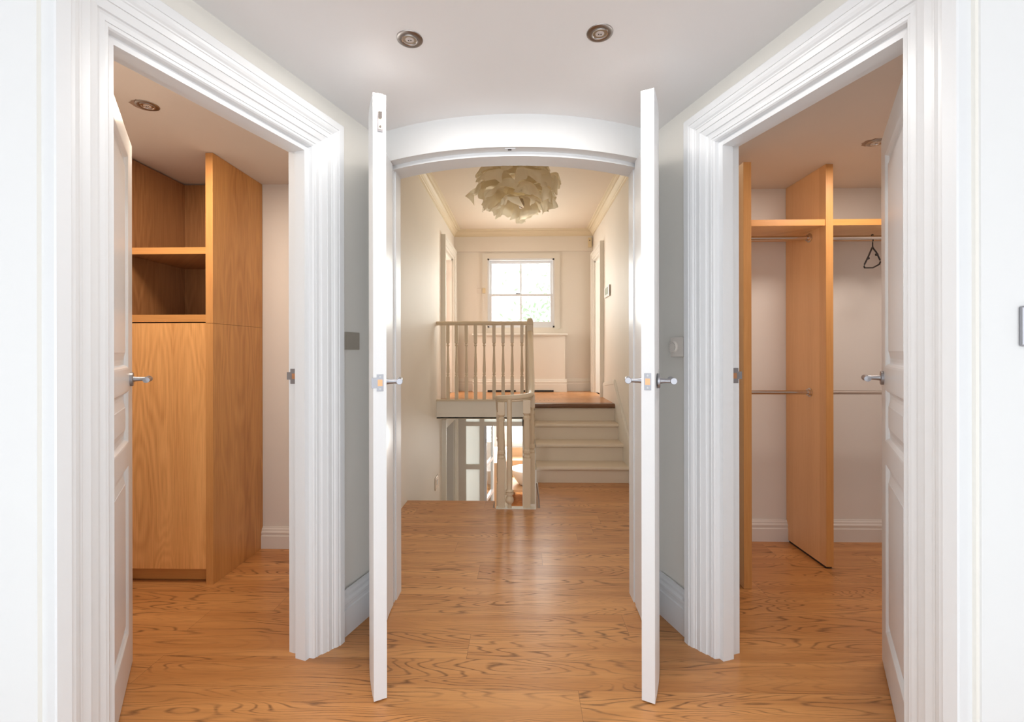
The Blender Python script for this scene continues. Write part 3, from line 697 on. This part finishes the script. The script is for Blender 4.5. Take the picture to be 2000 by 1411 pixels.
# rooms behind those openings
m = MB(); m.box(-2.6, HXL-.1, 6.9, 7.0, LZ, HC); m.box(-2.7, -2.6, 4.6, 7.0, LZ, HC); m.box(-2.7, HXL-.1, 4.5, 4.6, LZ, HC); m.box(-2.7, HXL-.1, 4.5, 7.0, HC, HC+.03); m.box(-2.7, HXL-.1, 4.5, 7.0, LZ-.03, LZ)
st(m.build('wall_bedroom_left', 'pink'))
m = MB(); m.box(HXR+.1, 2.6, 6.9, 7.0, LZ, HC); m.box(2.6, 2.7, 4.6, 7.0, LZ, HC); m.box(HXR+.1, 2.7, 4.5, 4.6, LZ, HC); m.box(HXR+.1, 2.7, 4.5, 7.0, HC, HC+.03); m.box(HXR+.1, 2.7, 4.5, 7.0, LZ-.03, LZ)
st(m.build('wall_bedroom_right', 'wall'))
# open door in the left landing doorway (edge with hinges seen)
dd = empty('door_5', (HXL-.12, 6.10, LZ)); st(dd, 'pale pink-lit door swung into the room beyond the landing balusters')
MB().box(HXL-.80, HXL-.105, 6.075, 6.115, LZ+.006, 2.43).build('door_leaf', 'trim', dd)
for z in (.9, 1.42, 2.2): MB().box(HXL-.105, HXL-.085, 6.068, 6.076, z, z+.09).build('hinge', 'chrome', dd)
settle(dd)

# ---------------------------------------------------------------- stairs up to the landing
stair = tag(empty('staircase', (.55, 4.2, 0)), 'short cream painted flight of steps rising to the landing with a dark oak top nosing', 'stairs')
SX0, SX1 = .128, .972
steps = [(4.160, .150), (4.380, .315), (4.600, .475)]          # nosing front, tread top
ry = [4.185, 4.405, 4.625, 4.815]
prev = 0
for i, (y, z) in enumerate(steps):
    MB().box(SX0, SX1, ry[i], ry[i]+.018, prev, z-.03).build('riser', 'step', stair)
    m = MB(); m.box(SX0, SX1, y+.012, ry[i+1]+.01, z-.036, z); m.tube([(SX0, y+.016, z-.018), (SX1, y+.016, z-.018)], .018, 14)
    m.build('tread', 'step', stair, smooth=True)
    prev = z
MB().box(SX0, SX1, ry[3], ry[3]+.018, prev, LZ-.045).build('riser', 'step', stair)
m = MB(); m.box(SX0-.006, SX1, 4.795, 4.90, LZ-.046, LZ+.001); m.tube([(SX0-.006, 4.796, LZ-.0225), (SX1, 4.796, LZ-.0225)], .0235, 14)
m.build('top_nosing', 'nosing', stair, smooth=True, label='dark oak landing nosing')
MB().box(SX0, SX1, 4.9, 5.07, LZ-.05, LZ-.031).build('landing_edge', 'step', stair)
# wall string with moulded top, following the pitch
m = MB(); yz = [(3.40, 0, .186), (3.80, 0, .186), (4.12, 0, .30), (4.79, 0, .86), (4.80, LZ-.05, .865), (5.50-.02, LZ-.05, .835)]
def string_path(off_in, off_out, lo, x0, x1):
    pass
top = [(3.3, .17), (3.86, .17), (4.84, .905), (5.48, .835)]
bot = [(3.3, 0), (4.17, 0), (4.9, .45), (5.48, .45)]
def strip_wall(x0, x1, up_, dn_):
    vs = []; n = len(up_)
    for (yy, zz) in up_: vs += [(x0, yy, zz), (x1, yy, zz)]
    for (yy, zz) in dn_: vs += [(x0, yy, zz), (x1, yy, zz)]
    fs = []
    for i in range(n-1):
        a, b = 2*i, 2*(i+1); c, d2 = 2*(n+i), 2*(n+i+1)
        fs += [(a, b, b+1, a+1), (a, b, d2, c), (c, d2, d2+1, c+1), (a+1, b+1, d2+1, c+1)]
    fs += [(0, 1, 2*n+1, 2*n), (2*(n-1), 2*(n-1)+1, 2*(2*n-1)+1, 2*(2*n-1))]
    m.add(vs, fs)
m = MB()
dn = lambda k: [(y, z-k) for y, z in top]
strip_wall(HXR-.0135, HXR-.001, dn(0.0), bot)
strip_wall(HXR-.022, HXR-.0135, dn(.018), dn(.045)); strip_wall(HXR-.018, HXR-.0135, dn(.006), dn(.018)); strip_wall(HXR-.018, HXR-.0135, dn(.045), bot)
m.build('wall_string', 'hall_trim', stair)
# closed side of the flight
m = MB(); m.prism([(SX0-.016, 4.17), (SX0, 4.17), (SX0, 4.83), (SX0-.016, 4.83)], -.05, .12)
for i, (y, z) in enumerate(steps): m.box(SX0-.016, SX0, ry[i], ry[i+1] if i < 3 else 4.83, -.05, z-.036)
m.build('outer_string', 'hall_trim', stair)
settle(stair)

# fascia over the stairwell
m = MB(); m.box(HXL, .10, 5.05, 5.07, .462, LZ-.0); st(m.build('trim_10', 'hall_wall'))
m = MB(); m.box(HXL, .12, 5.03, 5.09, LZ-.0, LZ+.02); lip = m.build('trim_11', 'banister'); st(lip)
st(MB().box(HXL-.1, HXR, 5.05, 6.66, .455, .475).build('ceiling_lower', 'hall_ceiling'))
# edge of the floor over the well, painted drop
m = MB(); m.box(HXL, -.23, 3.655, 3.667, -.28, -.001); m.box(-.235, -.223, 3.50, 3.66, -.28, -.001); m.box(-.23, .135, 3.488, 3.50, -.28, -.001); m.box(.124, .1345, 3.50, 4.165, -.28, -.0005)
st(m.build('trim_12', 'nosing'))
curb = MB(); curb.box(-.205, .103, 3.47, 3.53, -.03, .004); st(curb.build('trim_13', 'hall_trim'))
# wall string of the lower flight at the head of the stairs
m = MB(); strip_wall(HXL, HXL+.025, [(2.45, .186), (3.05, .186), (3.40, .165), (3.78, -.08), (6.0, -1.62)], [(2.45, 0), (3.05, 0), (3.64, -.03), (3.78, -.42), (6.0, -1.75)])
st(m.build('baseboard_hall_left', 'hall_trim'))
# lower flight
low = tag(empty('staircase', (-.6, 3.7, -.2)), 'lower flight descending from the edge of the hall floor, hidden below the oak boards', 'stairs')
nst = 10; rise = 1.75/11
for i in range(nst):
    y0 = 3.667+.215*i; z = -rise*(i+1)
    MB().box(HXL+.025, -.24, y0, y0+.24, z-.03, z).build('tread', 'nosing', low)
    MB().box(HXL+.025, -.24, y0+.215, y0+.23, z-rise, z-.03).build('riser', 'banister', low)
settle(low)

# ---------------------------------------------------------------- banisters
def baluster_mesh(x, y, z0, z1, w_=.036, topsq=.24, botsq=.30):
    """square ends, turned middle"""
    m = MB(); h = z1-z0; zb = z0+h*botsq; zt = z1-h*topsq; hw = w_/2
    m.box(x-hw, x+hw, y-hw, y+hw, z0, zb); m.box(x-hw, x+hw, y-hw, y+hw, zt, z1); L = zt-zb
    pr = [(hw*.98, 0), (hw*1.0, .018), (hw*.62, .034), (hw*.62, .045), (hw*.96, .065), (hw*.98, .085), (hw*.72, .105), (hw*.98, .16), (hw*.99, .24), (hw*.86, .42), (hw*.64, .72), (hw*.58, .86), (hw*.62, .895), (hw*.98, .915), (hw*.98, .94), (hw*.62, .958), (hw*.62, .968), (hw*1.0, .99), (hw*.98, 1.0)]
    m.lathe((x, y, zb), [(r, k*L) for r, k in pr], 16); return m
bl = tag(empty('banister', (-.4, 5.06, LZ)), 'cream painted landing banister with nine turned balusters and a round-topped newel', 'banister')
m = MB(); m.tube([(HXL, 5.06, 1.521), (.06, 5.06, 1.521)], .023, 16, rx=.032); m.build('handrail', 'banister', bl, smooth=True)
bxs = [875.3, 892.3, 911.7, 929.7, 946.8, 965.9, 983.8, 1001.6, 1020.6]
for px in (-.829, -.733, -.623, -.521, -.424, -.315, -.214, -.113, -.005):
    baluster_mesh(px, 5.06, LZ+.018, 1.505, .037).build('baluster', 'banister', bl, smooth=True)
m = MB(); nx = .083; m.box(nx-.036, nx+.036, 4.90, 4.972, .35, 1.50)
m.box(nx-.052, nx-.036, 4.93, 5.05, LZ, 1.49)
vs = []; fs = []
for k in range(5):
    a = k/4*PI/2; s_ = .036*(1-.5*(1-math.cos(a))*1.0); z = 1.50+.066*math.sin(a)
    vs += [(nx-s_, 4.936-s_, z), (nx+s_, 4.936-s_, z), (nx+s_, 4.936+s_, z), (nx-s_, 4.936+s_, z)]
for k in range(4):
    for j in range(4): fs.append((k*4+j, k*4+(j+1) % 4, (k+1)*4+(j+1) % 4, (k+1)*4+j))
fs.append((16, 17, 18, 19)); m.add(vs, fs)
m.build('newel_post', 'banister', bl, bevel=.006)
settle(bl)

wl = tag(empty('banister', (-.06, 3.55, 0)), 'cream painted handrail curving round the stairwell on turned posts and a slim column', 'banister')
RC = (-.062, 3.63); RR = .128
path = []
for i in range(9): k = i/8; path.append((-.200+.01*k, 5.9-(5.9-3.68)*k, -.86+(.80+.86)*k))
for i in range(1, 22):
    a = PI+PI*i/22; path.append((RC[0]+RR*math.cos(a), RC[1]+RR*1.0*math.sin(a), .836+.028*(i/22)))
path += [(.070, 3.66, .878), (.074, 3.74, .905), (.078, 3.9, .965), (.083, 4.4, 1.19), (.083, 4.893, 1.412)]
MB().tube(path, .0215, 14, rx=.027).build('handrail', 'banister', wl, smooth=True)
# shaped underside moulding on the curved part
MB().tube([(p[0], p[1], p[2]-.024) for p in path[8:31]], .010, 10, rx=.016).build('handrail_moulding', 'banister', wl, smooth=True)
def post_mesh(x, y, z0, z1, w_):
    m = MB(); h = z1-z0; hw = w_/2
    m.box(x-hw, x+hw, y-hw, y+hw, z0, z0+h*.46); m.box(x-hw, x+hw, y-hw, y+hw, z1-h*.12, z1)
    pr = [(hw*1.0, .46), (hw*1.06, .475), (hw*.80, .49), (hw*.80, .497), (hw*1.04, .51), (hw*1.04, .528), (hw*.80, .545), (hw*.98, .60), (hw*.98, .68), (hw*.86, .80), (hw*.84, .815), (hw*1.0, .818), (hw*1.0, .842), (hw*.72, .855), (hw*.78, .86), (hw*1.05, .875), (hw*1.0, .88)]
    m.lathe((x, y, z0), [(r, k*h) for r, k in pr], 8); return m
post_mesh(-.163, 3.515, 0, .815, .052).build('turned_post', 'banister', wl)
post_mesh(.033, 3.515, 0, .83, .056).build('turned_post', 'banister', wl)
post_mesh(.077, 3.68, -.02, .86, .046).build('turned_post', 'banister', wl)
for y, z, zt in ((4.27, .15, 1.105), (4.50, .315, 1.21), (4.72, .475, 1.31)):
    baluster_mesh(.090, y, z, zt, .036).build('baluster', 'banister', wl, smooth=True)
m = MB(); cx, cy = -.100, 3.492
m.lathe((cx, cy, 0), [(.014, .0), (.017, .002), (.0135, .028), (.013, .034), (.022, .040), (.031, .052), (.033, .068), (.028, .086), (.020, .094), (.019, .100), (.030, .106), (.032, .115), (.030, .122), (.026, .124), (.031, .130), (.031, .136), (.025, .142), (.021, .15), (.0225, .22), (.0215, .40), (.019, .62), (.0185, .835)], 20)
m.build('column', 'banister', wl, smooth=True)
# balusters of the lower flight, seen end on
for i in range(9):
    y = 3.80+.215*i; z = -rise*(i+1); baluster_mesh(-.200, y, z, z+.86+(.0), .034).build('baluster', 'banister', wl, smooth=True)
settle(wl)

# ---------------------------------------------------------------- pendant lamp of crinkled fabric
PX, PY, PZ = -.045, 3.8, 2.60
pd = tag(empty('pendant_lamp', (PX, PY, PZ)), 'hanging lamp with a big cloud-like shade of crinkled cream fabric', 'pendant lamp')
MB().tube([(PX, PY, HC), (PX, PY, PZ+.02)], .0035, 8).build('cord', 'dark', pd)
MB().lathe((PX, PY, HC), [(0, -.03), (.03, -.028), (.045, -.01), (.047, 0), (0, 0)], 24).build('ceiling_rose', 'plastic', pd, smooth=True)
MB().lathe((PX+.04, PY, 2.40), [(0, 0), (.015, .004), (.024, .02), (.026, .035), (.018, .06), (.012, .08), (0, .082)], 20).build('bulb', 'polished', pd, smooth=True)
rnd = random.Random(11)
def petal(m, ang, z0, r0, ln, wd, rise, droop):
    """one torn cloth sheet: springs from the core, billows, hangs to a ragged hem"""
    n1, n2 = 9, 12; base = Vector((PX, PY, PZ)); od = Vector((math.cos(ang), math.sin(ang), 0)); sd = Vector((-math.sin(ang), math.cos(ang), 0)); vs = []
    ph = rnd.uniform(0, 60); hem = [rnd.uniform(-.5, 1) for _ in range(n2)]; skew = rnd.uniform(-.05, .05)
    for i in range(n1):
        u = i/(n1-1)
        for j in range(n2):
            v = j/(n2-1)*2-1
            r = r0+ln*math.sin(min(1, u*1.15)*PI/2)*(1-.10*v*v)
            if i == n1-1: r += .030*hem[j]
            z = z0+rise*math.sin(u*PI*.75)-droop*u**2.2-.035*v*v*u
            if i >= n1-2: z -= .030*abs(hem[j])*(1 if i == n1-1 else .3)
            q = base+od*r+sd*(v*wd*(.45+.65*u)+skew*u)+Vector((0, 0, z))
            nv = noise.noise_vector(Vector((q.x*7+ph, q.y*7, q.z*7))); n3 = noise.noise_vector(Vector((q.x*19, q.y*19+ph, q.z*19)))
            q += nv*.060*(.35+.8*u)+n3*.018*u
            vs.append(q)
    fs = []
    for i in range(n1-1):
        for j in range(n2-1): fs.append((i*n2+j, i*n2+j+1, (i+1)*n2+j+1, (i+1)*n2+j))
    m.add(vs, fs)
m = MB()
for ring, (cnt, z0, r0, ln, wd, rise, droop) in enumerate(((6, .10, .03, .20, .15, .07, .02), (9, .06, .10, .22, .13, .05, .06), (9, .00, .12, .25, .12, .04, .10), (8, -.06, .10, .19, .12, .02, .10), (6, -.11, .06, .12, .10, .0, .09))):
    for k in range(cnt):
        petal(m, 2*PI*(k+rnd.uniform(-.3, .3))/cnt+ring*.4, z0+rnd.uniform(-.02, .02), r0, ln*rnd.uniform(.75, 1.15), wd*rnd.uniform(.8, 1.2), rise, droop*rnd.uniform(.6, 1.5))
sh = m.build('lamp_shade', 'fabric', pd, smooth=False)
me = sh.data; me.polygons.foreach_set('use_smooth', [True]*len(me.polygons))
sb = sh.modifiers.new('s', 'SUBSURF'); sb.levels = 1; sb.render_levels = 1
settle(pd)

# ---------------------------------------------------------------- lower storey seen through the well
PYY = 6.60
def px2x(px): return (px-1021)/889*PYY
m = MB(); T0, T1 = PYY, PYY+.05
cols = [(-.955, -.815), (-.620, -.555), (.05, 1.0)]
# stile, mullion and rails of the glazed screen
m.box(-.955, -.822, T0, T1, LOW, .46); m.box(-.622, -.555, T0, T1, LOW, .46); m.box(-.822, -.622, T0, T1, .125, .185); m.box(-.822, -.622, T0, T1, -.505, -.435); m.box(-.822, -.622, T0, T1, LOW, -1.45)
m.box(-.555, 1.0, T0, T1, .125, .185); m.box(.0, .09, T0, T1, LOW, .46); m.box(.0, 1.0, T0, T1, .185, .46); m.box(.09, 1.0, T0, T1, LOW, .125)
sc = st(m.build('wall_glazed_screen', 'hall_wall'))
for (a, b, c, d_) in ((-.822, -.622, .185, .46), (-.822, -.622, -.435, .125), (-.822, -.622, -1.45, -.505), (-.555, 0, .185, .46)):
    m = MB(); m.box(a, b, T0+.018, T0+.026, c, d_); pn = m.build('frosted_pane', 'frosted', sc)
m = MB(); m.box(-2.6, -2.5, 4.8, 6.6, LOW, .46); m.box(-2.6, HXL-.1, 4.7, 4.8, LOW, .46); m.box(-2.6, HXL-.1, 6.62, 6.66, LOW, .46); m.box(-2.6, HXL-.1, 4.7, 6.66, .46, .49)
st(m.build('wall_lower_left_room', 'closet_wall'))
# glazed door opened into the room
gd = st(empty('door_6', (-.53, 6.66, LOW)), 'white glazed door standing open in the lower glazed screen')
m = MB(); a = Vector((-.535, 6.66, 0)); du = Vector((.13, .99, 0)).normalized(); dv = Vector((-du.y, du.x, 0))
m.box(-.555, -.520, T0-.01, T1, LOW, .125)
for (u0, u1, z0, z1) in ((0, .07, LOW, .115), (.55, .62, LOW, .115), (.07, .55, .04, .115), (.07, .55, -.50, -.455), (.07, .55, -1.02, -.975), (.07, .55, LOW, LOW+.2)):
    m.obox(a, du, dv, (0, 0, 1), (u0, u1), (0, .04), (z0, z1))
m.build('door_leaf', 'trim', gd); m = MB(); m.obox(a, du, dv, (0, 0, 1), (.07, .55), (.018, .022), (LOW+.2, .04)); m.build('pane', 'glass', gd)
MB().box(-.530, -.518, T0-.018, T0-.01, -.12, -.06).build('hinge', 'chrome', gd); settle(gd)
# room beyond
m = MB(); m.box(-2.6, -.30, 10.4, 10.5, LOW, .46); m.box(.42, 2.6, 10.4, 10.5, LOW, .46); m.box(-.30, .42, 10.4, 10.5, LOW, -.90); m.box(-.30, .42, 10.4, 10.5, .35, .46)
m.box(-2.7, -2.6, 5.0, 10.5, LOW, .46); m.box(2.6, 2.7, 5.0, 10.5, LOW, .46); m.box(-2.6, -.955, 6.6, 6.65, LOW, .46); m.box(1.0, 2.6, 6.6, 6.65, LOW, .46)
st(m.build('wall_lower_room', 'wall')); st(MB().box(-2.6, 2.6, 6.6, 10.5, .46, .49).build('ceiling_lower_room', 'wall'))
w2 = st(empty('window_2', (.06, 10.4, -.9)), 'bright window of the lower room')
m = MB(); m.box(-.30, -.26, 10.40, 10.46, -.90, .35); m.box(.38, .42, 10.40, 10.46, -.90, .35); m.box(-.26, .38, 10.40, 10.46, .31, .35); m.box(-.26, .38, 10.40, 10.46, -.90, -.85); m.box(-.26, .38, 10.41, 10.44, .20, .23); m.build('window_frame', 'trim', w2)
MB().box(-.26, .38, 10.43, 10.434, -.85, .31).build('pane', 'glass', w2); settle(w2)
cb = tag(empty('cabinet', (-.2, 9.0, LOW)), 'pale oak panelled unit in the lower room, seen through the glazed door', 'cabinet')
MB().box(-.62, -.30, 8.2, 9.6, LOW, -.80).build('side_panel', 'oak_low', cb); MB().box(-.30, .42, 9.9, 10.35, LOW, -1.16).build('counter_panel', 'oak_low', cb); MB().box(-.30, .42, 10.3, 10.36, -1.16, -.97).build('splash_panel', 'oak_low', cb)
settle(cb)
o = MB().lathe((.12, 9.15, -1.25), [(0, -.20), (.20, -.19), (.27, -.10), (.33, .0), (.36, .10), (.355, .115), (.34, .10), (.30, 0), (.2, -.12), (0, -.15)], 32).build('wash_basin', 'ceramic', smooth=True); tag(o, 'white round basin on the oak counter of the lower room', 'basin')
o = MB().box(-.28, .50, 8.75, 9.6, -1.50, -1.45).build('counter', 'oak_low'); tag(o, 'pale oak counter under the white basin in the lower room', 'counter')
for x in (-.2, .42): MB().box(x, x+.05, 9.45, 9.5, LOW, -1.50).build('leg', 'oak_low', o)

# ---------------------------------------------------------------- shrub outside the landing window
rnd = random.Random(5); m = MB()
for i in range(900):
    c = Vector((rnd.gauss(.95, .7), 9.5+rnd.uniform(-.4, .4), .9+abs(rnd.gauss(0, .95)))); a = rnd.uniform(0, 2*PI); b = rnd.uniform(-1, 1); L = rnd.uniform(.03, .075)
    u = Vector((math.cos(a), b*.6, math.sin(a))).normalized(); v = Vector((-math.sin(a), .3, math.cos(a))).normalized()
    m.add([c-u*L, c+v*L*.35, c+u*L, c-v*L*.35], [(0, 1, 2, 3)])
m.tube([(1.0, 9.5, -1.75), (1.05, 9.5, 0), (.95, 9.5, 1.0), (1.1, 9.5, 1.9)], .03, 8)
tag(m.build('shrub', 'leaf'), 'faint green leafy shrub outside the landing window', 'shrub')
